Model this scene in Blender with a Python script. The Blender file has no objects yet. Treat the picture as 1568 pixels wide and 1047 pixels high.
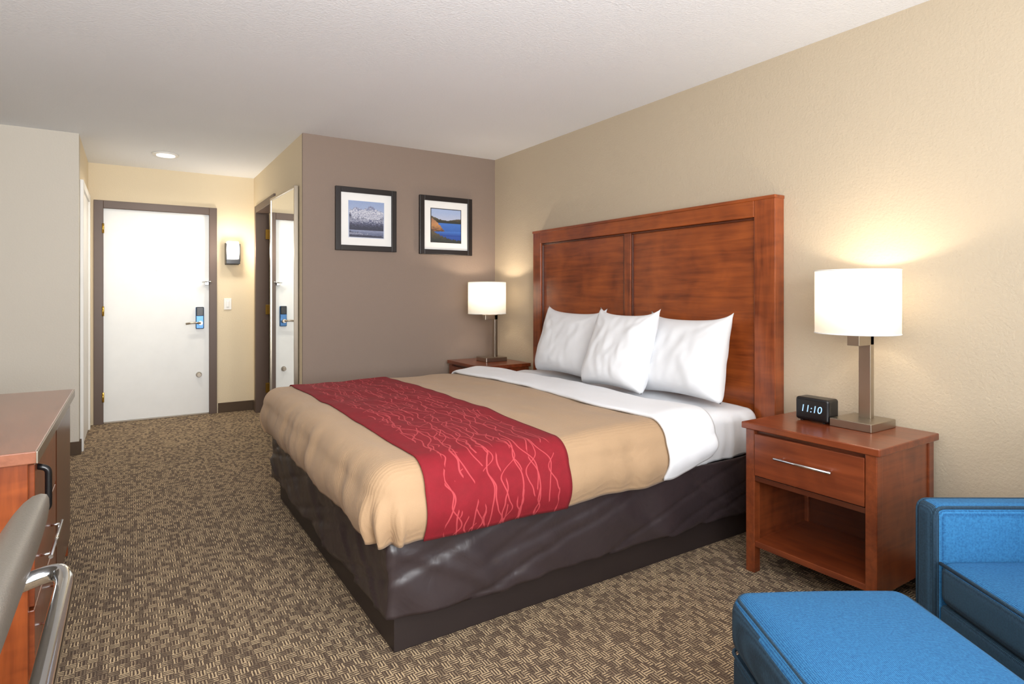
import bpy, bmesh, math, random
from mathutils import Vector, Matrix, noise
random.seed(3)
scene = bpy.context.scene
COL = scene.collection
def lin(c):
    return tuple(((v/255.0)/12.92 if v/255.0 <= 0.04045 else (((v/255.0)+0.055)/1.055)**2.4) for v in c)+(1.0,)

# ---------------------------------------------------------------- materials
class NT:
    def __init__(s, name):
        s.m = bpy.data.materials.new(name); s.m.use_nodes = True
        s.t = s.m.node_tree; s.b = s.t.nodes['Principled BSDF']; s.out = s.t.nodes['Material Output']
    def n(s, typ, **kw):
        nd = s.t.nodes.new(typ)
        for k, v in kw.items(): setattr(nd, k, v)
        return nd
    def l(s, a, b): s.t.links.new(a, b)
    def coord(s, kind='Object', scale=(1,1,1), rot=(0,0,0)):
        tc = s.n('ShaderNodeTexCoord'); mp = s.n('ShaderNodeMapping')
        mp.inputs['Scale'].default_value = scale; mp.inputs['Rotation'].default_value = rot
        s.l(tc.outputs[kind], mp.inputs['Vector']); return mp.outputs['Vector']
    def world(s, scale=(1,1,1)):
        g = s.n('ShaderNodeNewGeometry'); mp = s.n('ShaderNodeMapping')
        mp.inputs['Scale'].default_value = scale
        s.l(g.outputs['Position'], mp.inputs['Vector']); return mp.outputs['Vector']
    def noise(s, vec, scale, detail=3, rough=0.5, dist=0):
        nd = s.n('ShaderNodeTexNoise'); nd.inputs['Scale'].default_value = scale
        nd.inputs['Detail'].default_value = detail; nd.inputs['Roughness'].default_value = rough
        nd.inputs['Distortion'].default_value = dist
        s.l(vec, nd.inputs['Vector']); return nd.outputs['Fac']
    def ramp(s, fac, stops, interp='LINEAR'):
        r = s.n('ShaderNodeValToRGB'); r.color_ramp.interpolation = interp
        e = r.color_ramp.elements
        while len(e) < len(stops): e.new(0.5)
        for el, (p, c) in zip(e, stops): el.position = p; el.color = c
        s.l(fac, r.inputs['Fac']); return r.outputs['Color']
    def math(s, op, a, b=None, clamp=False):
        m = s.n('ShaderNodeMath', operation=op); m.use_clamp = clamp
        for i, v in enumerate((a, b)):
            if v is None: continue
            if isinstance(v, (int, float)): m.inputs[i].default_value = v
            else: s.l(v, m.inputs[i])
        return m.outputs[0]
    def mix(s, fac, a, b, blend='MIX'):
        m = s.n('ShaderNodeMix', data_type='RGBA', blend_type=blend)
        for idx, v in ((0, fac), (6, a), (7, b)):
            if isinstance(v, (int, float, tuple)): m.inputs[idx].default_value = v
            else: s.l(v, m.inputs[idx])
        return m.outputs[2]
    def bump(s, h, strength=0.2, dist=0.01):
        b = s.n('ShaderNodeBump'); b.inputs['Strength'].default_value = strength; b.inputs['Distance'].default_value = dist
        s.l(h, b.inputs['Height']); s.l(b.outputs[0], s.b.inputs['Normal'])
    def col(s, c): 
        if isinstance(c, tuple): s.b.inputs['Base Color'].default_value = c
        else: s.l(c, s.b.inputs['Base Color'])
    def set(s, **kw):
        for k, v in kw.items(): s.b.inputs[k.replace('_', ' ')].default_value = v

def m_wall(name, rgb, bump=0.25):
    t = NT(name); v = t.world()
    f = t.noise(v, 1.3, 2)
    c = lin(rgb); d = tuple(x*0.95 for x in c[:3])+(1,)
    t.col(t.mix(f, d, c)); t.set(Roughness=0.75)
    t.bump(t.noise(v, 90, 3, 0.6), bump, 0.006); return t.m
def m_plain(name, rgb, rough=0.5, metal=0, bump=0.0, bscale=200):
    t = NT(name); v = t.world()
    c = lin(rgb); f = t.noise(v, 9, 2)
    t.col(t.mix(f, tuple(x*0.93 for x in c[:3])+(1,), c)); t.set(Roughness=rough, Metallic=metal)
    if bump: t.bump(t.noise(v, bscale, 2), bump, 0.003)
    return t.m
def m_wood(name, dark, light, axis='Y', rough=0.3, coat=0.3):
    t = NT(name)
    sc = {'X': (1, 14, 14), 'Y': (14, 1, 14), 'Z': (14, 14, 1)}[axis]
    v = t.world(sc)
    f = t.noise(v, 2.6, 5, 0.6, 0.4)
    g = t.noise(t.world(), 5.0, 4, 0.55, 0.5)
    g2 = t.noise(t.world((7, 2.2, 2.2) if axis != 'Z' else (2.2, 2.2, 7)), 2.2, 2, 0.5, 0.6)
    mixf = t.math('ADD', t.math('MULTIPLY', f, 0.55), t.math('MULTIPLY', g2, 0.45))
    c = t.ramp(mixf, [(0.33, lin(dark)), (0.62, lin(light))])
    c = t.mix(t.math('MULTIPLY', g, 0.4), c, lin(dark))
    t.col(c); t.set(Roughness=rough, Coat_Weight=coat, Coat_Roughness=0.2); t.bump(f, 0.05, 0.002); return t.m

M = {}
M['wall'] = m_wall('wall_beige_paint', (190, 175, 152), 0.4)
M['wallc'] = m_wall('wall_cream_paint', (226, 210, 180))
M['walll'] = m_wall('wall_grey_beige_paint', (208, 201, 189))
M['accent'] = m_wall('wall_taupe_paint', (136, 119, 107))
M['ceil'] = m_wall('ceiling_paint', (240, 243, 248), 0.4)
M['door'] = m_plain('door_white_paint', (238, 239, 238), 0.4)
M['doorframe'] = m_plain('door_frame_brown_paint', (94, 76, 66), 0.45)
M['white'] = m_plain('white_trim_paint', (235, 233, 228), 0.4)
M['bath'] = m_plain('bathroom_door_olive', (100, 96, 78), 0.5)
M['base'] = m_plain('baseboard_carpet_brown', (84, 67, 52), 0.9, 0, 0.5, 300)
M['black'] = m_plain('black_plastic', (18, 18, 20), 0.3)
M['frame'] = m_plain('picture_frame_black', (30, 24, 24), 0.35)
M['mat'] = m_plain('picture_mat_white', (238, 238, 236), 0.7)
M['steel'] = m_plain('brushed_steel', (176, 166, 152), 0.32, 1.0)
M['chrome'] = m_plain('chrome', (225, 228, 232), 0.08, 1.0)
M['brass'] = m_plain('brass', (214, 176, 84), 0.25, 1.0)
M['lock'] = m_plain('lock_blue_steel', (80, 122, 170), 0.25, 0.7)
M['wood'] = m_wood('cherry_wood', (102, 42, 14), (166, 84, 34), 'Y')
M['woodx'] = m_wood('cherry_wood_x', (92, 39, 18), (140, 70, 36), 'X')
M['woodz'] = m_wood('cherry_wood_z', (98, 40, 14), (156, 78, 34), 'Z')
M['nswood'] = m_wood('nightstand_cherry_wood', (90, 36, 16), (138, 67, 34), 'Y')
M['woodd'] = m_wood('cherry_wood_dark', (64, 27, 13), (96, 45, 23), 'Y')
M['dresstop'] = m_wood('dresser_top_wood', (120, 72, 52), (152, 97, 73), 'Y', 0.25, 0.4)
M['plinth'] = m_plain('bed_plinth_dark_brown', (42, 33, 32), 0.5)
M['greyleather'] = m_plain('grey_vinyl', (100, 94, 86), 0.35, 0, 0.2, 400)

def m_mirror():
    t = NT('mirror_glass'); t.col((0.9, 0.92, 0.91, 1)); t.set(Metallic=1.0, Roughness=0.0); return t.m
M['mirror'] = m_mirror()

def m_carpet():
    t = NT('carpet_woven_pattern'); v = t.world()
    nz = t.n('ShaderNodeTexNoise'); nz.inputs['Scale'].default_value = 80; t.l(v, nz.inputs['Vector'])
    vd = t.n('ShaderNodeVectorMath', operation='MULTIPLY_ADD'); t.l(nz.outputs['Color'], vd.inputs[0])
    vd.inputs[1].default_value = (0.005, 0.005, 0); t.l(v, vd.inputs[2]); vv = vd.outputs[0]
    ck = t.n('ShaderNodeTexChecker'); ck.inputs['Scale'].default_value = 34; t.l(vv, ck.inputs['Vector'])
    def wave(ax, sc):
        w = t.n('ShaderNodeTexWave', bands_direction=ax); w.inputs['Scale'].default_value = sc; t.l(vv, w.inputs['Vector']); return w.outputs['Fac']
    wx, wy = wave('X', 32), wave('Y', 32)
    m = t.n('ShaderNodeMix', data_type='FLOAT'); t.l(ck.outputs['Fac'], m.inputs[0]); t.l(wx, m.inputs[2]); t.l(wy, m.inputs[3])
    pat = t.ramp(m.outputs[0], [(0.42, (0,0,0,1)), (0.64, (1,1,1,1))])
    sn = t.n('ShaderNodeVectorMath', operation='SNAP'); sn.inputs[1].default_value = (1/68, 1/34, 1); t.l(vv, sn.inputs[0])
    wn = t.n('ShaderNodeTexWhiteNoise', noise_dimensions='2D'); t.l(sn.outputs[0], wn.inputs['Vector'])
    cell = t.ramp(wn.outputs['Value'], [(0.0, (0.12,)*3+(1,)), (0.3, (0.35,)*3+(1,)), (0.65, (1,1,1,1))])
    patm = t.math('MULTIPLY', pat, cell)
    rnd = t.noise(v, 150, 2, 0.6)
    big = t.noise(v, 2.5, 3, 0.6)
    dark = t.mix(big, lin((80, 62, 49)), lin((94, 73, 55)))
    light = t.mix(big, lin((190, 166, 132)), lin((206, 180, 142)))
    t.col(t.mix(patm, t.mix(t.math('MULTIPLY', rnd, 0.5), dark, lin((64, 54, 50))), light)); t.set(Roughness=0.95)
    t.bump(t.math('ADD', m.outputs[0], rnd), 0.5, 0.006); return t.m
M['carpet'] = m_carpet()

def m_cloth(name, rgb, rough=0.85, weave=500, bump=0.15, sheen=0.2, big=0.0):
    t = NT(name); v = t.coord('Object')
    c = lin(rgb); f = t.noise(v, 5, 3)
    t.col(t.mix(f, tuple(x*0.93 for x in c[:3])+(1,), c)); t.set(Roughness=rough, Sheen_Weight=sheen)
    h = t.noise(v, weave, 2)
    if big:
        w = t.n('ShaderNodeTexWave', bands_direction='Y'); w.inputs['Scale'].default_value = 26; w.inputs['Distortion'].default_value = 3
        w.inputs['Detail'].default_value = 2; t.l(v, w.inputs['Vector'])
        h = t.math('ADD', t.math('MULTIPLY', w.outputs['Fac'], big), h)
    t.bump(h, bump, 0.003); return t.m
M['blanket'] = m_cloth('tan_blanket_cloth', (172, 141, 108), 0.8, 400, 0.25, 0.1, 1.0)
M['sheet'] = m_cloth('white_sheet_cloth', (228, 229, 233), 0.75, 300, 0.1)
M['pillow'] = m_cloth('white_pillow_cloth', (228, 229, 232), 0.75, 300, 0.1)
def m_skirt():
    t = NT('dark_satin_bed_skirt'); v = t.world()
    f = t.noise(v, 4, 4, 0.6, 0.8)
    t.col(t.mix(f, lin((42, 34, 36)), lin((58, 48, 50)))); t.set(Roughness=0.37, Specular_IOR_Level=0.65)
    t.bump(t.noise(v, 8, 3, 0.5, 0.8), 0.25, 0.02); return t.m
M['skirt'] = m_skirt()
def m_runner():
    t = NT('red_runner_reed_pattern')
    tc = t.n('ShaderNodeTexCoord'); uv = tc.outputs['UV']
    sp = t.n('ShaderNodeSeparateXYZ'); t.l(uv, sp.inputs[0]); u = sp.outputs[0]
    def lines(freq, amp, off, nsx, nsy, th):
        mp = t.n('ShaderNodeMapping'); mp.inputs['Scale'].default_value = (nsx, nsy, 1); mp.inputs['Location'].default_value = (off, off*1.7, 0)
        t.l(uv, mp.inputs['Vector'])
        nz = t.noise(mp.outputs[0], 1.0, 1.5, 0.5)
        ph = t.math('FRACT', t.math('ADD', t.math('MULTIPLY', u, freq), t.math('MULTIPLY', nz, amp)))
        d = t.math('ABSOLUTE', t.math('SUBTRACT', ph, 0.5))
        mp2 = t.n('ShaderNodeMapping'); mp2.inputs['Scale'].default_value = (14, 2.5, 1); mp2.inputs['Location'].default_value = (off*3, off, 0)
        t.l(uv, mp2.inputs['Vector'])
        gate = t.math('GREATER_THAN', t.noise(mp2.outputs[0], 1.0, 1), 0.44)
        return t.math('MULTIPLY', t.math('LESS_THAN', d, th), gate)
    ln = lines(14, 2.8, 1.3, 1.4, 5.0, 0.040)
    ln = t.math('MAXIMUM', ln, lines(11, 3.0, 7.9, 1.2, 5.5, 0.032))
    ln = t.math('MAXIMUM', ln, lines(16, 3.4, 13.1, 1.0, 4.0, 0.040))
    ln = t.math('MAXIMUM', ln, lines(9, 3.0, 21.1, 1.0, 6.0, 0.024))
    edge = t.math('MULTIPLY', t.math('GREATER_THAN', u, 0.07), t.math('LESS_THAN', u, 0.54))
    f = t.math('MULTIPLY', t.math('MULTIPLY', ln, edge), 0.66)
    base = t.mix(t.noise(uv, 30, 3), lin((116, 4, 20)), lin((136, 8, 28)))
    t.col(t.mix(f, base, lin((194, 74, 80)))); t.set(Roughness=0.85)
    t.bump(t.noise(uv, 300, 2), 0.2, 0.003); return t.m
M['runner'] = m_runner()
def m_tweed(name, c1, c2):
    t = NT(name); v = t.coord('Object')
    a = t.n('ShaderNodeTexWave', bands_direction='X'); a.inputs['Scale'].default_value = 75; t.l(v, a.inputs['Vector'])
    b = t.n('ShaderNodeTexWave', bands_direction='Y'); b.inputs['Scale'].default_value = 75; t.l(v, b.inputs['Vector'])
    f = t.math('MULTIPLY', t.math('ADD', a.outputs['Fac'], b.outputs['Fac']), 0.5)
    f2 = t.math('ADD', t.math('MULTIPLY', f, 0.5), t.math('MULTIPLY', t.noise(v, 200, 2), 0.5))
    t.col(t.ramp(f2, [(0.3, lin(c1)), (0.7, lin(c2))])); t.set(Roughness=0.9); t.bump(f2, 0.3, 0.003); return t.m
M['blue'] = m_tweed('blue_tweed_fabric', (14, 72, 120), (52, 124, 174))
M['bluedark'] = m_tweed('dark_blue_tweed_fabric', (20, 44, 62), (44, 76, 98))  # darker blue tweed for bases, piping and faces picked by normal
def m_shade():
    t = NT('lamp_shade_fabric'); t.col(lin((250, 246, 236))); t.set(Roughness=0.9)
    tr = t.n('ShaderNodeBsdfTranslucent'); tr.inputs['Color'].default_value = (1, 0.96, 0.88, 1)
    ms = t.n('ShaderNodeMixShader'); ms.inputs[0].default_value = 0.4
    t.l(t.b.outputs[0], ms.inputs[1]); t.l(tr.outputs[0], ms.inputs[2])
    em = t.n('ShaderNodeEmission'); em.inputs['Color'].default_value = (1.0, 0.92, 0.80, 1); em.inputs['Strength'].default_value = 0.25
    ad = t.n('ShaderNodeAddShader'); t.l(ms.outputs[0], ad.inputs[0]); t.l(em.outputs[0], ad.inputs[1]); t.l(ad.outputs[0], t.out.inputs['Surface'])
    return t.m
M['shade'] = m_shade()
def m_emit(name, c, s):
    t = NT(name); t.col(c); t.b.inputs['Emission Color'].default_value = c; t.b.inputs['Emission Strength'].default_value = s; return t.m
M['glow'] = m_emit('lamp_glass_glow', (1, 0.96, 0.9, 1), 2.2)
M['digit'] = m_emit('clock_digit_glow', (0.36, 0.6, 0.85, 1), 0.3)
def m_art(name, stops, seed, dist=0.5, sc=5):
    t = NT(name); tc = t.n('ShaderNodeTexCoord'); v = tc.outputs['Generated']
    sp = t.n('ShaderNodeSeparateXYZ'); t.l(v, sp.inputs[0])
    mp = t.n('ShaderNodeMapping'); mp.inputs['Location'].default_value = (seed, 0, seed); mp.inputs['Scale'].default_value = (1, 0, 1.6); t.l(v, mp.inputs['Vector'])
    nz = t.noise(mp.outputs[0], sc, 8, 0.65)
    h = t.math('ADD', sp.outputs[2], t.math('MULTIPLY', t.math('SUBTRACT', nz, 0.5), dist))
    c = t.ramp(h, stops)
    g = t.noise(mp.outputs[0], 22, 5, 0.7)
    t.col(t.mix(t.math('MULTIPLY', g, 0.3), c, tuple(lin((90, 92, 110))))); t.set(Roughness=0.3); return t.m
M['sky1'] = m_art('winter_sky_print', [(0.0, lin((200, 208, 226))), (1.0, lin((150, 170, 210)))], 2.1, 0.2, 4)
M['rock1'] = m_art('snowy_rock_print', [(0.25, lin((90, 96, 130))), (0.42, lin((225, 228, 238))), (0.55, lin((116, 122, 158))), (0.68, lin((238, 240, 246))), (0.8, lin((130, 138, 170)))], 4.1, 1.6, 12)
M['tree1'] = m_art('dark_tree_print', [(0.2, lin((50, 54, 72))), (0.45, lin((96, 102, 130))), (0.55, lin((190, 194, 212))), (0.7, lin((70, 76, 100)))], 1.1, 1.4, 16)
M['water1'] = m_art('grey_water_print', [(0.2, lin((96, 104, 132))), (0.7, lin((150, 160, 190)))], 8.1, 1.0, 9)
M['sky2'] = m_art('pale_sky_print', [(0.0, lin((236, 222, 210))), (0.9, lin((168, 188, 226)))], 5.4, 0.2, 4)
M['lake2'] = m_art('blue_lake_print', [(0.1, lin((26, 66, 150))), (0.9, lin((64, 116, 200)))], 5.4, 0.4, 5)
M['cliff2'] = m_art('ochre_cliff_print', [(0.1, lin((86, 60, 46))), (0.5, lin((206, 148, 92))), (0.9, lin((150, 112, 88)))], 3.4, 1.2, 7)
M['isle2'] = m_art('dark_shore_print', [(0.2, lin((42, 48, 38))), (0.8, lin((96, 84, 58)))], 6.4, 1.2, 9)

# ---------------------------------------------------------------- geometry helpers
def E(name, loc=(0,0,0), rz=0):
    e = bpy.data.objects.new(name, None); COL.objects.link(e); e.location = loc; e.rotation_euler = (0,0,rz); e.empty_display_size = 0.1
    return e
def mk(name, verts, faces, mat, parent=None, smooth=False, loc=None):
    me = bpy.data.meshes.new(name); 
    if loc is None:
        xs = [v[0] for v in verts]; ys = [v[1] for v in verts]; zs = [v[2] for v in verts]
        c = Vector(((min(xs)+max(xs))/2, (min(ys)+max(ys))/2, (min(zs)+max(zs))/2))
    else: c = Vector(loc)
    me.from_pydata([tuple(Vector(v)-c) for v in verts], [], faces); me.update()
    ob = bpy.data.objects.new(name, me); COL.objects.link(ob); ob.location = c
    mats = mat if isinstance(mat, (list, tuple)) else [mat]
    for m in mats: me.materials.append(m)
    if smooth:
        for p in me.polygons: p.use_smooth = True
    if parent: ob.parent = parent
    return ob
def box(name, x0, x1, y0, y1, z0, z1, mat, parent=None, bevel=0.003, seg=2):
    v = [(x,y,z) for z in (z0,z1) for y in (y0,y1) for x in (x0,x1)]
    f = [(0,2,3,1),(4,5,7,6),(0,1,5,4),(2,6,7,3),(0,4,6,2),(1,3,7,5)]
    ob = mk(name, v, f, mat, parent)
    if bevel:
        b = ob.modifiers.new('bevel', 'BEVEL'); b.width = min(bevel, 0.45*min(x1-x0, y1-y0, z1-z0)); b.segments = seg; b.limit_method = 'ANGLE'
    return ob
def cyl(name, p0, p1, r, mat, parent=None, n=32, r2=None, caps=True):
    p0, p1 = Vector(p0), Vector(p1); ax = (p1-p0).normalized(); r2 = r if r2 is None else r2
    up = Vector((0,0,1)) if abs(ax.z) < 0.9 else Vector((1,0,0))
    a = ax.cross(up).normalized(); b = ax.cross(a)
    v = []
    for p, rr in ((p0, r), (p1, r2)):
        for i in range(n):
            t = 2*math.pi*i/n; v.append(tuple(p + a*math.cos(t)*rr + b*math.sin(t)*rr))
    f = [(i, (i+1)%n, n+(i+1)%n, n+i) for i in range(n)]
    if caps: f += [tuple(range(n-1,-1,-1)), tuple(range(n, 2*n))]
    ob = mk(name, v, f, mat, parent)
    for p in ob.data.polygons:
        if len(p.vertices) == 4: p.use_smooth = True
    return ob
def tube(name, pts, r, mat, parent=None, cyclic=False, n=12):
    pts = [Vector(p) for p in pts]; P = []
    for p in pts:
        if not P or (p-P[-1]).length > 1e-5: P.append(p)
    N = len(P); V = []; F = []; a = None
    for i, p in enumerate(P):
        if cyclic: t = P[(i+1)%N]-P[i-1]
        else: t = P[min(i+1, N-1)]-P[max(i-1, 0)]
        t.normalize()
        if a is None:
            up = Vector((0,0,1)) if abs(t.z) < 0.9 else Vector((1,0,0)); a = t.cross(up).normalized()
        else: a = (a - t*a.dot(t)).normalized()
        b = t.cross(a)
        for k in range(n):
            th = 2*math.pi*k/n; V.append(tuple(p + a*math.cos(th)*r + b*math.sin(th)*r))
    for i in range(N if cyclic else N-1):
        j = (i+1)%N
        for k in range(n): F.append((i*n+k, i*n+(k+1)%n, j*n+(k+1)%n, j*n+k))
    if not cyclic: F += [tuple(range(n))[::-1], tuple(range((N-1)*n, N*n))]
    return mk(name, V, F, mat, parent, True)
def smoothpath(pts, rad=0.04, n=8):
    out = [Vector(pts[0])]
    for i in range(1, len(pts)-1):
        p0, p, p1 = Vector(pts[i-1]), Vector(pts[i]), Vector(pts[i+1])
        a = p + (p0-p).normalized()*min(rad, (p0-p).length*0.49); b = p + (p1-p).normalized()*min(rad, (p1-p).length*0.49)
        for k in range(n+1):
            t = k/n; out.append(a*(1-t)**2 + p*2*t*(1-t) + b*t*t)
    out.append(Vector(pts[-1])); return out
def rrect(x0, x1, y0, y1, z, r, n=6):
    out = []
    for cx, cy, a0 in ((x1-r, y1-r, 0), (x0+r, y1-r, 90), (x0+r, y0+r, 180), (x1-r, y0+r, 270)):
        for k in range(n+1):
            a = math.radians(a0+90*k/n); out.append((cx+r*math.cos(a), cy+r*math.sin(a), z))
    return out
def softbox(name, x0, x1, y0, y1, z0, z1, r, mats, parent=None, crown=(0,0,0), pick=None):
    cen = Vector(((x0+x1)/2, (y0+y1)/2, (z0+z1)/2)); H = Vector(((x1-x0)/2, (y1-y0)/2, (z1-z0)/2))
    r = min(r, min(H)*0.98)
    def axis(h):
        a = [-h + r*k/5 for k in range(5)]; nn = 10
        a += [(-h+r) + (2*h-2*r)*k/nn for k in range(nn+1)]; a += [h - r + r*k/5 for k in range(1, 6)]; return a
    bm = bmesh.new(); cache = {}
    def vert(x, y, z):
        k = (round(x,5), round(y,5), round(z,5))
        if k in cache: return cache[k]
        p = Vector((x,y,z)); i = Vector([max(-(H[j]-r), min(H[j]-r, p[j])) for j in range(3)])
        d = p-i
        q = i + d.normalized()*r if d.length > 1e-9 else p
        u = [q[j]/H[j] for j in range(3)]
        for j in range(3):
            o = [k2 for k2 in range(3) if k2 != j]
            q[j] += math.copysign(1, u[j])*abs(u[j])**2*crown[j]*(1-min(1,u[o[0]]**2))*(1-min(1,u[o[1]]**2))
        cache[k] = bm.verts.new(q); return cache[k]
    A = [axis(H[j]) for j in range(3)]
    for j in range(3):
        o = [k for k in range(3) if k != j]
        for s in (-1, 1):
            for a in range(len(A[o[0]])-1):
                for b in range(len(A[o[1]])-1):
                    q = []
                    for (aa, bb) in ((a,b),(a+1,b),(a+1,b+1),(a,b+1)):
                        c = [0,0,0]; c[j] = s*H[j]; c[o[0]] = A[o[0]][aa]; c[o[1]] = A[o[1]][bb]; q.append(vert(*c))
                    try: bm.faces.new(q)
                    except ValueError: pass
    bmesh.ops.recalc_face_normals(bm, faces=bm.faces)
    me = bpy.data.meshes.new(name)
    if pick:
        bm.normal_update()
        for f in bm.faces: f.material_index = pick(f.normal)
    for f in bm.faces: f.smooth = True
    bm.to_mesh(me); bm.free()
    for m in (mats if isinstance(mats, (list,tuple)) else [mats]): me.materials.append(m)
    ob = bpy.data.objects.new(name, me); COL.objects.link(ob); ob.location = cen
    if parent: ob.parent = parent
    return ob

# ---------------------------------------------------------------- room shell
XR, YA, XH, YD, YL, XL2, XW, ZC, YB = 2.77, 4.60, 1.085, 6.70, 5.53, -0.33, -0.86, 2.42, -2.2
box('floor', XW-0.1, XR+0.1, YB-0.1, YD+0.1, -0.1, 0, M['carpet'], bevel=0)
box('ceiling', XW-0.1, XR+0.1, YB-0.1, YD+0.1, ZC, ZC+0.1, M['ceil'], bevel=0)
box('wall_right', XR, XR+0.1, YB-0.1, YD+0.1, 0, ZC, M['wall'], bevel=0)
box('wall_accent', XH, XR, YA, YA+0.02, 0, ZC, M['accent'], bevel=0)
box('wall_hall_right', XH, XH+0.1, YA+0.02, 5.63, 0, ZC, M['wallc'], bevel=0)
box('wall_hall_right_end', XH, XH+0.1, 6.51, YD, 0, ZC, M['wallc'], bevel=0)
box('wall_hall_right_header', XH, XH+0.1, 5.63, 6.51, 2.06, ZC, M['wallc'], bevel=0)
box('wall_entry_left', XW-0.1, -0.245, YD, YD+0.1, 0, ZC, M['wallc'], bevel=0)
box('wall_entry_right', 0.70, XR, YD, YD+0.1, 0, ZC, M['wallc'], bevel=0)
box('wall_entry_header', -0.245, 0.70, YD, YD+0.1, 2.04, ZC, M['wallc'], bevel=0)
box('wall_left_return', XW, XL2, YL, YL+0.1, 0, ZC, M['walll'], bevel=0)
box('wall_hall_left', XL2-0.1, XL2, YL+0.1, YD, 0, ZC, M['wallc'], bevel=0)
box('wall_left', XW-0.1, XW, YB-0.1, YD, 0, ZC, M['walll'], bevel=0)
# back wall out of view, window opening added to let light in
box('wall_back_low', XW, XR, YB-0.1, YB, 0, 0.75, M['wall'], bevel=0)
box('wall_back_header', XW, XR, YB-0.1, YB, 2.15, ZC, M['wall'], bevel=0)
box('wall_back_left', XW, -0.3, YB-0.1, YB, 0.75, 2.15, M['wall'], bevel=0)
box('wall_back_right', 2.2, XR, YB-0.1, YB, 0.75, 2.15, M['wall'], bevel=0)
w = E('added_window_1')
for a in ((-0.3, 2.2, 0.75, 0.80), (-0.3, 2.2, 2.10, 2.15)): box('frame_rail', a[0], a[1], YB-0.08, YB-0.02, a[2], a[3], M['white'], w)
for x in (-0.3, 0.925, 2.15): box('frame_stile', x, x+0.05, YB-0.08, YB-0.02, 0.8, 2.1, M['white'], w)
# baseboards
H = 0.10
box('baseboard_right', XR-0.012, XR, YB, YA, 0, H, M['base'])
box('baseboard_accent', XH+0.0, XR-0.012, YA-0.012, YA, 0, H, M['base'])
box('baseboard_entry', 0.745, XH-0.012, YD-0.012, YD, 0, H, M['base'])
box('baseboard_entry_left', XL2+0.012, -0.315, YD-0.012, YD, 0, H, M['base'], bevel=0)
box('baseboard_hall_right', XH-0.012, XH, YA, 5.58, 0, H, M['base'])
box('baseboard_hall_end', XH-0.012, XH, 6.56, YD, 0, H, M['base'])
box('baseboard_left_return', XW, XL2+0.012, YL-0.012, YL, 0, H, M['base'])
box('baseboard_hall_left', XL2, XL2+0.012, YL, 5.62, 0, H, M['base'])

# entry door
d = E('door_1')
box('slab', -0.22, 0.67, YD+0.02, YD+0.06, 0.012, 2.01, M['door'], d)
box('frame_left', -0.29, -0.215, YD-0.018, YD+0.07, 0, 2.08, M['doorframe'], d)
box('frame_right', 0.665, 0.735, YD-0.018, YD+0.07, 0, 2.08, M['doorframe'], d)
box('frame_top', -0.215, 0.665, YD-0.018, YD+0.07, 2.01, 2.08, M['doorframe'], d)
box('threshold', -0.215, 0.665, YD+0.0, YD+0.07, 0, 0.012, M['steel'], d)
box('lock_plate', 0.545, 0.62, YD+0.0, YD+0.02, 0.86, 1.08, M['lock'], d, 0.008)
box('card_reader', 0.55, 0.615, YD-0.012, YD+0.0, 0.99, 1.08, M['black'], d, 0.008)
cyl('lever_boss', (0.585, YD, 0.92), (0.585, YD-0.05, 0.92), 0.02, M['steel'], d)
tube('lever', smoothpath([(0.585, YD-0.045, 0.92), (0.52, YD-0.05, 0.925), (0.455, YD-0.045, 0.915)], 0.02), 0.01, M['steel'], d)
box('deadbolt_plate', 0.625, 0.66, YD-0.02, YD+0.02, 1.30, 1.34, M['chrome'], d)
tube('deadbolt_latch', [(0.60, YD-0.01, 1.33), (0.69, YD-0.03, 1.335)], 0.007, M['chrome'], d)
cyl('peephole', (0.215, YD+0.02, 1.45), (0.215, YD+0.012, 1.45), 0.011, M['steel'], d)
cyl('kick_knob', (0.575, YD+0.02, 0.40), (0.575, YD-0.02, 0.40), 0.028, M['steel'], d, r2=0.018)
for z in (0.25, 1.05, 1.82): cyl('hinge', (-0.217, YD-0.018, z-0.045), (-0.217, YD-0.018, z+0.045), 0.009, M['brass'], d)

# bathroom doorway
d = E('door_2')
box('frame_near', XH-0.018, XH+0.11, 5.585, 5.66, 0, 2.105, M['doorframe'], d)
box('frame_far', XH-0.018, XH+0.11, 6.48, 6.555, 0, 2.105, M['doorframe'], d)
box('frame_top', XH-0.018, XH+0.11, 5.66, 6.48, 2.035, 2.105, M['doorframe'], d)
box('slab', XH+0.12, XH+0.92, 6.43, 6.47, 0.012, 2.03, M['bath'], d)
for z in (0.25, 1.05, 1.82): box('hinge', XH+0.075, XH+0.12, 6.465, 6.482, z-0.05, z+0.05, M['brass'], d, 0.002)
# closet door on the hall's left wall
d = E('door_3')
box('slab', XL2+0.002, XL2+0.012, 5.69, 6.48, 0.012, 2.03, M['white'], d)
box('frame_near', XL2+0.001, XL2+0.024, 5.62, 5.69, 0, 2.09, M['white'], d)
box('frame_far', XL2+0.001, XL2+0.024, 6.48, 6.55, 0, 2.09, M['white'], d)
box('frame_top', XL2+0.001, XL2+0.024, 5.69, 6.48, 2.03, 2.09, M['white'], d)

# mirror on hall wall (hangs a touch proud of the wall at its far edge)
m = E('wall_mirror', (XH-0.004, 4.70, 0), math.radians(2.0))
ml, mz0, mz1, b = 0.80, 0.12, 2.04, 0.02
box('backing', -0.022, -0.012, 0.005, ml-0.005, mz0+0.005, mz1-0.005, M['steel'], m, 0)
box('glass', -0.026, -0.022, b, ml-b, mz0+b, mz1-b, M['mirror'], m, 0)
for nm, q in (('frame_a', (0, b, mz0, mz1)), ('frame_b', (ml-b, ml, mz0, mz1)), ('frame_c', (b, ml-b, mz1-b, mz1)), ('frame_d', (b, ml-b, mz0, mz0+b))):
    box(nm, -0.034, -0.004, q[0], q[1], q[2], q[3], M['steel'], m)

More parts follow.
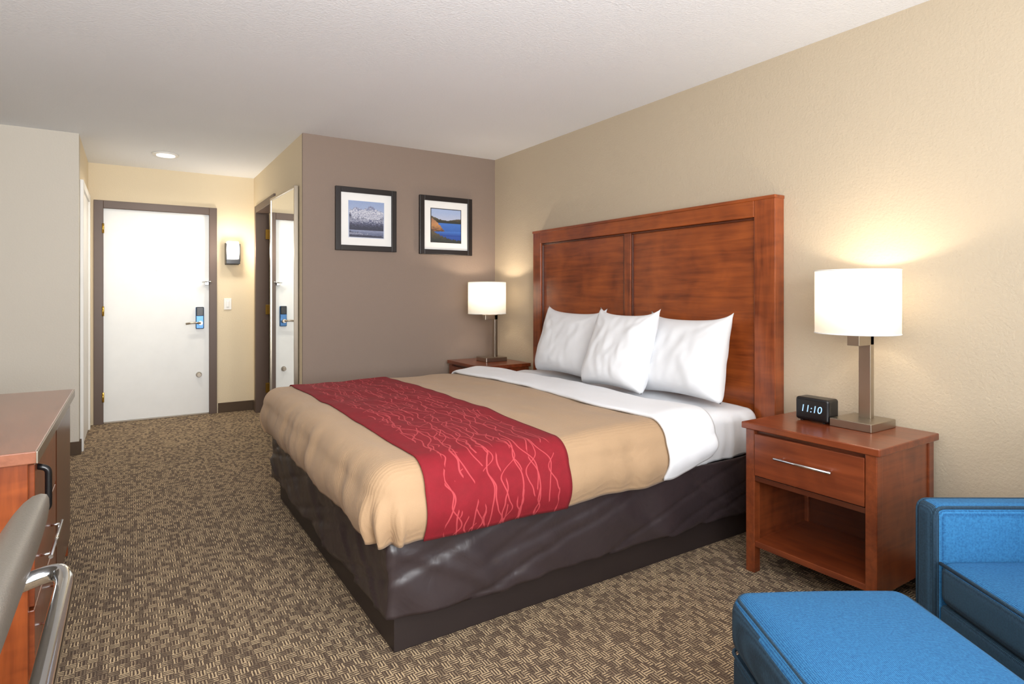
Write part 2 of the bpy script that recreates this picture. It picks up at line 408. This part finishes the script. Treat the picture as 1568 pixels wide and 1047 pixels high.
# sconce + switch + downlight
s = E('wall_sconce')
sx, sz = 0.873, 1.63
box('backplate', sx-0.065, sx+0.065, YD-0.02, YD, sz-0.12, sz+0.10, M['black'], s)
box('shade', sx-0.055, sx+0.055, YD-0.10, YD-0.02, sz-0.065, sz+0.115, M['glow'], s, 0.01)
box('bottom_bar', sx-0.065, sx+0.065, YD-0.11, YD-0.0, sz-0.115, sz-0.068, M['black'], s)
box('side_strap_l', sx-0.068, sx-0.056, YD-0.108, YD-0.02, sz-0.09, sz+0.09, M['black'], s)
box('side_strap_r', sx+0.056, sx+0.068, YD-0.108, YD-0.02, sz-0.09, sz+0.09, M['black'], s)
s = E('light_switch')
box('plate', 0.80, 0.87, YD-0.008, YD, 1.05, 1.165, M['white'], s)
box('rocker', 0.822, 0.848, YD-0.013, YD-0.006, 1.075, 1.14, M['mat'], s)
s = E('ceiling_downlight')
cyl('trim_ring', (0.254, 5.94, ZC-0.012), (0.254, 5.94, ZC), 0.10, M['white'], s, 40)
cyl('lens', (0.254, 5.94, ZC-0.018), (0.254, 5.94, ZC-0.010), 0.07, M['glow'], s, 40)

# pictures: printed landscapes built as flat layered shapes inside the frame
def ridge(name, x0, w, z0, w2, pts, base, y, mat, p):
    V = []; n = len(pts)
    for (u, v) in pts: V.append((x0+u*w, y, z0+v*w2))
    for (u, v) in pts: V.append((x0+u*w, y, z0+base*w2))
    F = [(i, i+1, n+i+1, n+i) for i in range(n-1)]
    return mk(name, V, F, mat, p)
def rough(pts, n, amp, seed):
    out = []
    for k in range(n+1):
        u = k/n
        for i in range(len(pts)-1):
            if pts[i][0] <= u <= pts[i+1][0]+1e-9:
                t = (u-pts[i][0])/(pts[i+1][0]-pts[i][0]); v = pts[i][1]*(1-t)+pts[i+1][1]*t; break
        out.append((u, max(0, min(1, v+amp*noise.noise(Vector((u*18, seed, 0)))+amp*0.7*noise.noise(Vector((u*50, seed, 3)))))))
    return out
def picture(x0, z0, kind, w=0.495):
    p = E('framed_picture'); y = YA; x1 = x0+w; z1 = z0+w; b = 0.042
    box('frame_l', x0, x0+b, y-0.03, y, z0, z1, M['frame'], p); box('frame_r', x1-b, x1, y-0.03, y, z0, z1, M['frame'], p)
    box('frame_t', x0+b, x1-b, y-0.03, y, z1-b, z1, M['frame'], p); box('frame_b', x0+b, x1-b, y-0.03, y, z0, z0+b, M['frame'], p)
    box('mat_board', x0+b, x1-b, y-0.014, y-0.001, z0+b, z1-b, M['mat'], p, 0)
    c = 0.108; px, pz, pw = x0+c, z0+c, w-2*c
    box('print_border', px-0.006, px+pw+0.006, y-0.0155, y-0.0135, pz-0.006, pz+pw+0.006, M['black'] if kind == 2 else M['sky1'], p, 0)
    box('print_sky', px, px+pw, y-0.0165, y-0.0150, pz, pz+pw, M['sky1'] if kind == 1 else M['sky2'], p, 0)
    if kind == 1:
        ridge('print_mountain', px, pw, pz, pw, rough([(0, .74), (.2, .84), (.4, .78), (.62, .90), (.8, .80), (1, .74)], 60, .06, 1), 0.3, y-0.0168, M['rock1'], p)
        ridge('print_water', px, pw, pz, pw, rough([(0, .34), (1, .32)], 30, .01, 2), 0.0, y-0.0171, M['water1'], p)
        ridge('print_trees', px, pw, pz, pw, rough([(0, .66), (.15, .50), (.4, .56), (.6, .44), (.85, .5), (1, .60)], 70, .13, 3), 0.20, y-0.0174, M['tree1'], p)
        ridge('print_shore', px, pw, pz, pw, rough([(0, .16), (.4, .10), (.7, .06), (1, .05)], 50, .05, 5), 0.0, y-0.0177, M['tree1'], p)
    else:
        ridge('print_lake', px, pw, pz, pw, [(0, .60), (1, .60)], 0.0, y-0.0168, M['lake2'], p)
        ridge('print_far_cliff', px, pw, pz, pw, rough([(0, .78), (.3, .68), (.55, .66), (1, .74)], 50, .03, 4), 0.58, y-0.0171, M['isle2'], p)
        ridge('print_cliff', px, pw, pz, pw, rough([(0, .74), (.10, .66), (.22, .58), (.34, .44), (.42, .36)] + [(.48, .30), (1, .30)], 50, .03, 6), 0.30, y-0.0174, M['cliff2'], p)
        ridge('print_foreground', px, pw, pz, pw, rough([(0, .34), (.3, .20), (.6, .10), (1, .06)], 50, .05, 7), 0.0, y-0.0177, M['isle2'], p)
        ridge('print_lake_front', px, pw, pz, pw, rough([(0, .30), (.3, .32), (1, .34)], 20, .01, 9), 0.18, y-0.01755, M['lake2'], p)
picture(1.325, 1.55, 1); picture(2.025, 1.545, 2)

# ---------------------------------------------------------------- bed
def drape(name, xh, xf, y0, y1, zt, R, Lf, mat, parent, foot=True, thick=0.008, step=0.016, amp_top=0.003, amp_side=0.012, bulge=0.02, folds=0.0, seed=0.0, pr=0.0, wf=1.0, edge=0.0):
    ex = xf+R if foot else xf
    npc = max(2, int((xh-ex)/step)); P = [((xh-(xh-ex)*i/npc), 0.0) for i in range(npc+1)]
    NO = 26
    if foot: P += [(ex, k/NO) for k in range(1, NO+1)]
    nq = int((y1-y0-2*R)/step)
    Q = [(y0+R, -k/NO) for k in range(NO, 0, -1)] + [(y0+R+(y1-y0-2*R)*i/nq, 0.0) for i in range(nq+1)] + [(y1-R, k/NO) for k in range(1, NO+1)]
    verts = []; uvs = []
    arc = R*math.pi/2
    for (cx, op) in P:
        L = Lf(cx)
        for (cy, oq) in Q:
            o = max(op, abs(oq))*L
            dx, dy = -op, oq; n = math.hypot(dx, dy)
            if n > 0: dx /= n; dy /= n
            if o < arc: h = R*math.sin(o/R); g = R*(1-math.cos(o/R)); s = 0
            else: h = R; g = R+(o-arc); s = (o-arc)/max(1e-6, (L-arc))
            side = min(1.0, o/arc)
            h += bulge*math.sin(math.pi*min(1, s*1.05)) - 0.012*s**3
            wv = noise.noise(Vector((cx*5*wf+seed, cy*5*wf, g*2.5)))*0.6 + noise.noise(Vector((cx*12*wf+seed, cy*12*wf, g*4)))*0.4
            if side > 0: h += amp_side*side*wv*1.6
            if op > 0 and abs(oq) > 0 and folds:
                th = math.atan2(abs(oq), op)/(math.pi/2)
                h += folds*(math.sin(th*math.pi*5.0))*s*(0.5+0.5*math.sin(math.pi*th))
            z = zt - g
            yc = (cy-(y0+y1)/2)/((y1-y0)/2)
            z += amp_top*(noise.noise(Vector((cx*3.0+seed, cy*2.4, 1)))+0.6*noise.noise(Vector((cx*9+seed, cy*6, 5))))*2*(1-side) + 0.012*(1-yc*yc)
            px = cx+dx*h
            if pr:
                t = (cx-xf)/(xh-xf); q = (math.sin(math.pi*t)**0.5 if 0 < t < 1 else 0); z += pr*q*(1-side); h += pr*0.5*side*q
                px = cx+dx*h + edge*noise.noise(Vector((0.3+seed, cy*2.6, o*4)))
            if side >= 1: z += 0.010*noise.noise(Vector((cx*5, cy*5, seed)))*s
            verts.append((px, cy+dy*h, z)); uvs.append((cx-xf - op*L, cy+oq*L))
    nQ = len(Q); faces = []
    for i in range(len(P)-1):
        for j in range(nQ-1):
            a = i*nQ+j; faces.append((a, a+1, a+nQ+1, a+nQ))
    ob = mk(name, verts, faces, mat, parent, True)
    ul = ob.data.uv_layers.new(name='UVMap')
    for lp in ob.data.loops: ul.data[lp.index].uv = uvs[lp.vertex_index]
    bm = bmesh.new(); bm.from_mesh(ob.data); bmesh.ops.remove_doubles(bm, verts=bm.verts, dist=0.0005); bmesh.ops.recalc_face_normals(bm, faces=bm.faces)
    if sum(f.normal.z for f in bm.faces) < 0: bmesh.ops.reverse_faces(bm, faces=bm.faces)
    bm.to_mesh(ob.data); bm.free()
    so = ob.modifiers.new('thick', 'SOLIDIFY'); so.thickness = thick; so.offset = -1
    return ob
bed = E('bed')
box('plinth', 0.745, 2.66, 1.895, 3.70, 0, 0.14, M['plinth'], bed, 0.004)
box('box_spring', 0.76, 2.66, 1.90, 3.71, 0.14, 0.385, M['plinth'], bed, 0.02)
softbox('mattress', 0.74, 2.672, 1.885, 3.755, 0.385, 0.615, 0.05, M['sheet'], bed)
drape('fitted_sheet', 2.668, 2.15, 1.865, 3.775, 0.628, 0.06, lambda x: 0.06*math.pi/2+0.165, M['sheet'], bed, foot=False, thick=0.005, amp_side=0.018, amp_top=0.007, bulge=0.008, seed=7, wf=2.0)
drape('blanket', 2.05, 0.655, 1.815, 3.825, 0.650, 0.095, lambda x: 0.095*math.pi/2+0.168, M['blanket'], bed, folds=0.024, seed=1.3, amp_side=0.017, amp_top=0.005)
drape('folded_top_sheet', 2.26, 1.93, 1.80, 3.84, 0.665, 0.10, lambda x: 0.10*math.pi/2+0.172-max(0, (x-1.97))*0.22, M['sheet'], bed, foot=False, thick=0.012, pr=0.014, seed=4.1, amp_side=0.014, amp_top=0.005, edge=0.03)
run = drape('bed_runner', 1.415, 0.815, 1.801, 3.839, 0.657, 0.10, lambda x: 0.10*math.pi/2+0.172, M['runner'], bed, foot=False, thick=0.004, seed=1.3, amp_side=0.015, amp_top=0.005)
# bed skirt: satin panels with soft drags
def skirt():
    path = [(2.66, 1.872), (0.722, 1.872), (0.722, 3.735), (2.66, 3.735)]
    pts = []
    for i in range(3):
        a, b = Vector(path[i]), Vector(path[i+1]); n = int((b-a).length/0.012)
        for k in range(n+(1 if i == 2 else 0)):
            pts.append((a+(b-a)*k/n, i))
    nrm = {0: Vector((0,-1)), 1: Vector((-1,0)), 2: Vector((0,1))}
    rows = 24; V = []; F = []
    for k, (p, i) in enumerate(pts):
        s = k*0.012
        for r in range(rows+1):
            t = r/rows; z = 0.405 - t*(0.275 + 0.012*noise.noise(Vector((s*2.2, 0, 3))))
            w = 0.55*noise.noise(Vector((s*3.4, t*0.5, 0.5))) + 0.40*noise.noise(Vector((s*8.5+t*1.6, t*0.8, 4)))
            c1 = abs(noise.noise(Vector((s*3.4+t*1.6, t*0.5, 8)))); w += 0.34*math.exp(-(c1*9)**2)
            c2 = abs(noise.noise(Vector((s*2.6-t*2.4, t*0.6, 18)))); w -= 0.28*math.exp(-(c2*10)**2)
            q = p + nrm[i]*(0.010+0.024*(0.4+t**0.6)*w + 0.005*t)
            V.append((q.x, q.y, z))
    for k in range(len(pts)-1):
        for r in range(rows):
            a = k*(rows+1)+r; F.append((a, a+1, a+rows+2, a+rows+1))
    ob = mk('skirt', V, F, M['skirt'], bed, True)
    so = ob.modifiers.new('thick', 'SOLIDIFY'); so.thickness = 0.004; so.offset = 0
skirt()
# headboard
hb = E('headboard')
hx0, hx1, hy0, hy1, hz0, hz1 = 2.705, 2.768, 1.775, 3.885, 0.0, 1.70
box('panel_back', hx0+0.018, hx1, hy0+0.02, hy1-0.02, 0.10, hz1-0.02, M['wood'], hb, 0)
ym = (hy0+hy1)/2
box('stile_near', hx0-0.012, hx1, hy0, hy0+0.12, hz0, hz1-0.001, M['woodz'], hb, 0.004)
box('stile_far', hx0-0.012, hx1, hy1-0.10, hy1, hz0, hz1-0.001, M['woodz'], hb, 0.004)
box('top_rail', hx0-0.012, hx1, hy0+0.12, hy1-0.10, hz1-0.095, hz1-0.001, M['wood'], hb, 0.004)
box('top_cap', hx0-0.018, hx1, hy0-0.003, hy1+0.003, hz1-0.012, hz1+0.006, M['wood'], hb, 0.003)
box('centre_stile', hx0-0.002, hx1, ym-0.03, ym+0.03, 0.3, hz1-0.095, M['woodz'], hb, 0.004)
for (a, b) in ((hy0+0.12, ym-0.03), (ym+0.03, hy1-0.10)):
    zt = hz1-0.095; g = 0.012
    box('bead_top', hx0+0.004, hx0+0.020, a, b, zt-g, zt, M['woodd'], hb, 0.003)
    box('bead_a', hx0+0.004, hx0+0.020, a, a+g, 0.3, zt-g, M['woodd'], hb, 0.003)
    box('bead_b', hx0+0.004, hx0+0.020, b-g, b, 0.3, zt-g, M['woodd'], hb, 0.003)
# pillows
def pillow(cx, cy, cz, w, h, t, lean, yaw, seed, roll=0.0):
    n = 44; V = []; F = []
    for side in (1, -1):
        for i in range(n+1):
            for j in range(n+1):
                u = -1+2*i/n; v = -1+2*j/n
                x = u*w/2*(1-0.08*(1-v*v)); y = v*h/2*(1-0.08*(1-u*u)) 
                if v > 0: y += 0.030*abs(u)**6*v**3
                e = (max(0, 1-abs(u)**3.6)*max(0, 1-abs(v)**3.6))**0.5
                th = t/2*e*(1.0 - 0.30*v)
                wr = 0.012*noise.noise(Vector((u*2.2+seed, v*2.2, side)))+0.006*noise.noise(Vector((u*6+seed, v*3, side*2)))
                for cu in (-1, 1):
                    dd = math.hypot(u-cu, v-1); an = math.atan2(1-v, (1-cu*u)+1e-6)
                    wr += 0.007*math.sin(an*13+seed)*math.exp(-dd*2.2)*min(1, dd*3)
                V.append((x, y, side*(th + wr*e)))
    N = (n+1)**2
    for s in range(2):
        for i in range(n):
            for j in range(n):
                a = s*N+i*(n+1)+j; q = (a, a+n+1, a+n+2, a+1); F.append(q if s == 0 else q[::-1])
    ob = mk('pillow', V, F, M['pillow'], None, True, loc=(0,0,0))
    bm = bmesh.new(); bm.from_mesh(ob.data); bmesh.ops.remove_doubles(bm, verts=bm.verts, dist=0.0008)
    bm.to_mesh(ob.data); bm.free()
    R0 = Matrix(((0,0,-1),(-1,0,0),(0,1,0))).to_4x4()
    ob.matrix_world = Matrix.Translation((cx,cy,cz)) @ Matrix.Rotation(yaw, 4, 'Z') @ Matrix.Rotation(lean, 4, 'Y') @ Matrix.Rotation(roll, 4, 'X') @ R0
    return ob
pillow(2.545, 3.23, 0.872, 0.62, 0.45, 0.22, math.radians(13), 0.03, 1.0, 0.02)
pillow(2.545, 2.23, 0.868, 0.58, 0.44, 0.22, math.radians(13), -0.02, 5.0, -0.01)
pillow(2.39, 2.57, 0.883, 0.50, 0.455, 0.20, math.radians(18), 0.0, 9.0)

# ---------------------------------------------------------------- nightstands
def nightstand(y0, y1):
    n = E('nightstand'); x0, x1 = 2.262, 2.735; zt = 0.65; W = M['nswood']
    box('top', x0, x1, y0, y1, zt-0.028, zt, W, n, 0.004)
    a, b = x0+0.012, x1-0.01; c, d = y0+0.015, y1-0.015; L = 0.042
    for (xx, yy) in ((a, c), (a, d-L), (b-L, c), (b-L, d-L)):
        box('leg', xx, xx+L, yy, yy+L, 0, zt-0.028, M['woodx'], n, 0.003)
    box('side_near', a+L, b-L, c+0.006, c+0.024, 0.10, zt-0.028, M['woodx'], n, 0.001)
    box('side_far', a+L, b-L, d-0.024, d-0.006, 0.10, zt-0.028, M['woodx'], n, 0.001)
    box('back', b-0.03, b-0.014, c+L, d-L, 0.10, zt-0.028, M['woodd'], n, 0.001)
    box('shelf', a+0.004, b-0.03, c+L, d-L, 0.115, 0.14, W, n, 0.002)
    box('shelf_edge_n', a+L, b-L, c+0.024, c+L, 0.115, 0.14, W, n, 0.001)
    box('shelf_edge_f', a+L, b-L, d-L, d-0.024, 0.115, 0.14, W, n, 0.001)
    box('drawer_box', a+0.02, b-0.03, c+0.024, d-0.024, 0.41, zt-0.03, M['woodd'], n, 0.001)
    box('drawer_front', a-0.002, a+0.02, c+L+0.002, d-L-0.002, 0.425, zt-0.045, W, n, 0.002)
    box('rail', a+0.004, a+0.024, c+L, d-L, 0.40, 0.421, M['woodd'], n, 0.001)
    yc = (y0+y1)/2
    cyl('pull', (a-0.028, yc-0.12, 0.525), (a-0.028, yc+0.12, 0.525), 0.0055, M['chrome'], n, 16)
    for s in (-0.1, 0.1): cyl('pull_post', (a-0.028, yc+s, 0.525), (a, yc+s, 0.525), 0.004, M['chrome'], n, 12)
nightstand(1.08, 1.655); nightstand(3.975, 4.545)

def table_lamp(x, y, z0=0.65):
    l = E('table_lamp')
    box('base', x-0.055, x+0.145, y-0.085, y+0.085, z0, z0+0.035, M['steel'], l, 0.003)
    sx = x+0.075
    box('stem', sx-0.014, sx+0.014, y-0.025, y+0.025, z0+0.034, z0+0.385, M['steel'], l, 0.002)
    box('bracket', x-0.03, sx+0.014, y-0.025, y+0.025, z0+0.345, z0+0.388, M['steel'], l, 0.002)
    cyl('post', (x, y, z0+0.38), (x, y, z0+0.50), 0.010, M['steel'], l, 16)
    cyl('bulb', (x, y, z0+0.49), (x, y, z0+0.57), 0.026, M['glow'], l, 16)
    zb, zt, r = z0+0.396, z0+0.658, 0.158
    sh = cyl('shade', (x, y, zb), (x, y, zt), r, M['shade'], l, 64, caps=False)
    so = sh.modifiers.new('thick', 'SOLIDIFY'); so.thickness = 0.003
    for z in (zb, zt): tube('shade_ring', [(x+r*math.cos(t*math.pi/24), y+r*math.sin(t*math.pi/24), z) for t in range(48)], 0.0025, M['mat'], l, True, 8)
    for k in range(3):
        a = k*2*math.pi/3; tube('spider_arm', [(x, y, zb+0.03), (x+(r-0.002)*math.cos(a), y+(r-0.002)*math.sin(a), zb+0.03)], 0.0018, M['steel'], l, n=6)
    li = bpy.data.lights.new('lamp_bulb_light', 'POINT'); li.energy = 9; li.color = (1.0, 0.84, 0.64); li.shadow_soft_size = 0.035
    lo = bpy.data.objects.new('bulb_light', li); COL.objects.link(lo); lo.location = (x, y, z0+0.575); lo.parent = l
table_lamp(2.555, 1.31); table_lamp(2.50, 4.28)

# alarm clock
c = E('alarm_clock')
softbox('body', 2.50, 2.585, 1.40, 1.55, 0.655, 0.755, 0.012, M['black'], c)
box('face', 2.497, 2.502, 1.408, 1.542, 0.668, 0.745, M['black'], c, 0.001)
for yy in (1.42, 1.52): box('foot', 2.51, 2.57, yy, yy+0.012, 0.65, 0.657, M['black'], c, 0.001)
tx = bpy.data.curves.new('digits', 'FONT'); tx.body = '11:10'; tx.size = 0.044; tx.extrude = 0.0006; tx.align_x = 'CENTER'; tx.align_y = 'CENTER'; tx.shear = 0.15
to = bpy.data.objects.new('digits', tx); COL.objects.link(to); to.parent = c; tx.materials.append(M['digit'])
to.rotation_euler = (math.radians(90), 0, math.radians(-90)); to.location = (2.4955, 1.475, 0.707)

# ---------------------------------------------------------------- blue chair and ottoman
RZ = math.radians(-31)
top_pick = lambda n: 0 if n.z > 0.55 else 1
o = E('ottoman', (0,0,0), RZ)
ox0, ox1, oy0, oy1 = 0.628, 1.11, 1.00, 1.585
softbox('cushion', ox0, ox1, oy0, oy1, 0.255, 0.42, 0.05, [M['blue'], M['bluedark']], o, (0.012, 0.012, 0.018), top_pick)
softbox('base', ox0+0.006, ox1-0.006, oy0+0.006, oy1-0.006, 0.10, 0.258, 0.03, M['bluedark'], o)
tube('piping_top', rrect(ox0+0.014, ox1-0.014, oy0+0.014, oy1-0.014, 0.404, 0.04), 0.005, M['bluedark'], o, True)
tube('piping_mid', rrect(ox0+0.006, ox1-0.006, oy0+0.006, oy1-0.006, 0.257, 0.03), 0.005, M['bluedark'], o, True)
for xx in (ox0+0.04, ox1-0.04):
    for yy in (oy0+0.04, oy1-0.04): cyl('foot', (xx, yy, 0), (xx, yy, 0.105), 0.016, M['woodd'], o, 16, 0.024)
a = E('armchair', (0,0,0), math.radians(-33))
c0, c1 = 1.235, 1.98; f1, n1 = 1.85, 1.08; tk = 0.095
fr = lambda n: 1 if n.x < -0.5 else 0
softbox('arm_far', c0, c1-0.06, f1-tk, f1, 0.10, 0.585, 0.035, [M['blue'], M['bluedark']], a, (0,0,0), fr)
softbox('arm_near', c0, c1-0.06, n1, n1+tk, 0.10, 0.585, 0.035, [M['blue'], M['bluedark']], a, (0,0,0), fr)
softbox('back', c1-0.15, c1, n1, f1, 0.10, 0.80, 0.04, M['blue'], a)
softbox('seat_cushion', c0+0.005, c1-0.15, n1+tk, f1-tk, 0.30, 0.43, 0.035, [M['blue'], M['bluedark']], a, (0,0,0.015), top_pick)
softbox('seat_base', c0+0.012, c1-0.1, n1+tk, f1-tk, 0.10, 0.30, 0.015, M['bluedark'], a)
softbox('back_cushion', c1-0.27, c1-0.14, n1+tk+0.005, f1-tk-0.005, 0.43, 0.80, 0.05, M['blue'], a, (0.02,0,0))
for yy in (f1-tk+0.010, f1-0.010, n1+tk-0.010, n1+0.010):
    tube('arm_piping', smoothpath([(c0+0.008, yy, 0.11), (c0+0.008, yy, 0.577), (c1-0.15, yy, 0.577)], 0.03), 0.005, M['bluedark'], a)
tube('seat_piping', [(c0+0.014, n1+tk+0.005, 0.419), (c0+0.014, f1-tk-0.005, 0.419)], 0.005, M['bluedark'], a)
for xx in (c0+0.04, c1-0.05):
    for yy in (n1+0.04, f1-0.04): cyl('foot', (xx, yy, 0), (xx, yy, 0.105), 0.016, M['woodd'], a, 16, 0.024)

# ---------------------------------------------------------------- dresser with mini fridge
dr = E('dresser')
x0, x1, y0, y1, zt = XW+0.01, -0.225, 2.14, 3.45, 0.765
box('top', x0, x1, y0, y1, zt-0.035, zt, M['dresstop'], dr, 0.003)
box('top_edge_band', x1-0.001, x1+0.004, y0, y1, zt-0.035, zt-0.001, M['steel'], dr, 0.001)
box('side_near', x0+0.01, x1-0.02, y0+0.01, y0+0.035, 0, zt-0.035, M['woodz'], dr, 0.002)
box('side_far', x0+0.01, x1-0.02, y1-0.035, y1-0.01, 0, zt-0.035, M['woodz'], dr, 0.002)
box('divider', x0+0.01, x1-0.02, 2.76, 2.785, 0.08, zt-0.035, M['woodz'], dr, 0.002)
box('bottom', x0+0.01, x1-0.03, y0+0.035, y1-0.035, 0.06, 0.085, M['woodd'], dr, 0.001)
box('kick', x0+0.03, x1-0.06, y0+0.035, y1-0.035, 0, 0.06, M['woodd'], dr, 0.001)
box('back', x0+0.01, x0+0.02, y0+0.035, y1-0.035, 0.085, zt-0.035, M['woodd'], dr, 0.001)
box('fridge', x0+0.08, x1-0.05, 2.80, y1-0.05, 0.09, zt-0.06, M['black'], dr, 0.01)
box('fridge_door', x1-0.05, x1-0.01, 2.80, y1-0.05, 0.09, zt-0.06, M['woodd'], dr, 0.008)
for k in range(3):
    za = 0.10+k*0.21
    box('drawer_front', x1-0.03, x1-0.008, y0+0.042, 2.752, za, za+0.20, M['woodx'], dr, 0.003)
    if k < 2:
        cyl('pull', (x1+0.02, 2.28, za+0.1), (x1+0.02, 2.62, za+0.1), 0.006, M['chrome'], dr, 16)
        for yy in (2.31, 2.59): cyl('pull_post', (x1-0.01, yy, za+0.1), (x1+0.02, yy, za+0.1), 0.004, M['chrome'], dr, 12)
tube('black_handle', smoothpath([(x1-0.01, 2.24, 0.70), (x1+0.018, 2.24, 0.69), (x1+0.018, 2.24, 0.57), (x1-0.01, 2.24, 0.56)], 0.014), 0.009, M['black'], dr)

# ---------------------------------------------------------------- desk chair (faces the left wall)
dc = E('desk_chair')
def backpad():
    V = []; F = []; n = 48; m = 28
    for i in range(n+1):
        u = -1+2*i/n
        k = max(0.0, 1-abs(u)**8)**0.5
        for j in range(m):
            t = 2*math.pi*j/m
            zz = 0.17*math.copysign(abs(math.sin(t))**0.6, math.sin(t)); xx = 0.034*math.copysign(abs(math.cos(t))**0.8, math.cos(t))
            z = 0.71 + zz*(0.75+0.25*k); x = -0.190 + xx*(0.15+0.85*k) + 0.062*(zz/0.17)
            V.append((x, 1.05+u*0.26, z))
    for i in range(n):
        for j in range(m):
            a = i*m+j; b = i*m+(j+1)%m; F.append((a, b, b+m, a+m))
    F.append(tuple(range(m))[::-1]); F.append(tuple(range(n*m, n*m+m)))
    mk('backrest', V, F, M['greyleather'], dc, True)
backpad()
softbox('seat', -0.73, -0.25, 0.80, 1.28, 0.41, 0.48, 0.03, M['greyleather'], dc, (0,0,0.01))
tube('back_frame', smoothpath([(-0.18, 1.23, 0.735), (-0.105, 1.26, 0.745), (-0.09, 1.22, 0.74), (-0.09, 0.86, 0.74), (-0.10, 0.82, 0.74), (-0.18, 0.86, 0.735)], 0.035), 0.014, M['chrome'], dc)
for yy in (0.84, 1.24):
    tube('leg_frame', smoothpath([(-0.205, yy, 0.66), (-0.29, yy, 0.395), (-0.66, yy, 0.395), (-0.71, yy, 0.013), (-0.26, yy, 0.013)], 0.05), 0.012, M['chrome'], dc)
tube('floor_bar', [(-0.26, 0.84, 0.013), (-0.26, 1.24, 0.013)], 0.012, M['chrome'], dc)

# re-centre empties on their parts
bpy.context.view_layer.update()
for e in [ob for ob in scene.objects if ob.type == 'EMPTY']:
    pts = []
    inv = e.matrix_world.inverted()
    for ch in e.children:
        for cn in ch.bound_box: pts.append(inv @ (ch.matrix_world @ Vector(cn)))
    if not pts: continue
    cc = Vector(((min(p.x for p in pts)+max(p.x for p in pts))/2, (min(p.y for p in pts)+max(p.y for p in pts))/2, min(p.z for p in pts)))
    wc = e.matrix_world @ cc
    for ch in e.children: ch.location = ch.location - cc
    e.location = wc

# ---------------------------------------------------------------- lights
def area(name, loc, rot, sx, sy, en, col=(1,1,1)):
    l = bpy.data.lights.new(name, 'AREA'); l.shape = 'RECTANGLE'; l.size = sx; l.size_y = sy; l.energy = en; l.color = col
    o = bpy.data.objects.new(name, l); COL.objects.link(o); o.location = loc; o.rotation_euler = rot; return o
area('window_fill', (0.95, YB+0.02, 1.45), (math.radians(90), 0, 0), 2.4, 1.3, 78, (0.95, 0.975, 1.0))  # added area light set in the unseen window opening
# added bounce fill: soft source behind the camera throwing light up the ceiling
bl = area('ceiling_bounce_fill', (0.2, -0.6, 1.4), (0, 0, 0), 1.8, 1.4, 108, (0.97, 0.985, 1.0))
bl.rotation_euler = (Vector((0.1, 2.2, 3.8))-Vector((0.2, -0.6, 1.4))).to_track_quat('-Z', 'Y').to_euler()
fl = area('hall_fill', (0.2, -0.9, 2.1), (0,0,0), 0.8, 0.8, 18, (1, 0.98, 0.95))  # added fill behind the camera, brightens the far wall and hall
fl.rotation_euler = (Vector((-0.1, 5.5, 1.9))-Vector((0.2, -0.9, 2.1))).to_track_quat('-Z', 'Y').to_euler(); fl.data.spread = math.radians(80)
l = bpy.data.lights.new('downlight_beam', 'SPOT'); l.energy = 62; l.spot_size = math.radians(160); l.spot_blend = 1; l.shadow_soft_size = 0.07; l.color = (1, 0.93, 0.80)
o = bpy.data.objects.new('downlight_beam', l); COL.objects.link(o); o.location = (0.254, 5.94, ZC-0.03)
l = bpy.data.lights.new('sconce_light', 'POINT'); l.energy = 10; l.shadow_soft_size = 0.05; l.color = (1, 0.9, 0.76)
o = bpy.data.objects.new('sconce_light', l); COL.objects.link(o); o.location = (0.873, YD-0.18, 1.66)
l = bpy.data.lights.new('bathroom_fill', 'POINT'); l.energy = 14; l.shadow_soft_size = 0.1; l.color = (1, 0.95, 0.85)  # added point light without a fixture, brightens the dark doorway
o = bpy.data.objects.new('bathroom_fill', l); COL.objects.link(o); o.location = (1.9, 5.6, 2.2)
wd = bpy.data.worlds.new('World'); scene.world = wd; wd.use_nodes = True
bg = wd.node_tree.nodes['Background']; bg.inputs[0].default_value = (0.8, 0.9, 1, 1); bg.inputs[1].default_value = 1.0
scene.view_settings.view_transform = 'Standard'

# ---------------------------------------------------------------- camera
cam = bpy.data.cameras.new('camera'); co = bpy.data.objects.new('camera', cam); COL.objects.link(co)
cam.sensor_width = 36; cam.lens = 36*909/1568; cam.shift_y = -73.5/1568; cam.clip_start = 0.05
co.location = (0, 0, 1.21); co.rotation_euler = (math.radians(90), 0, math.radians(-32.7))
scene.camera = co
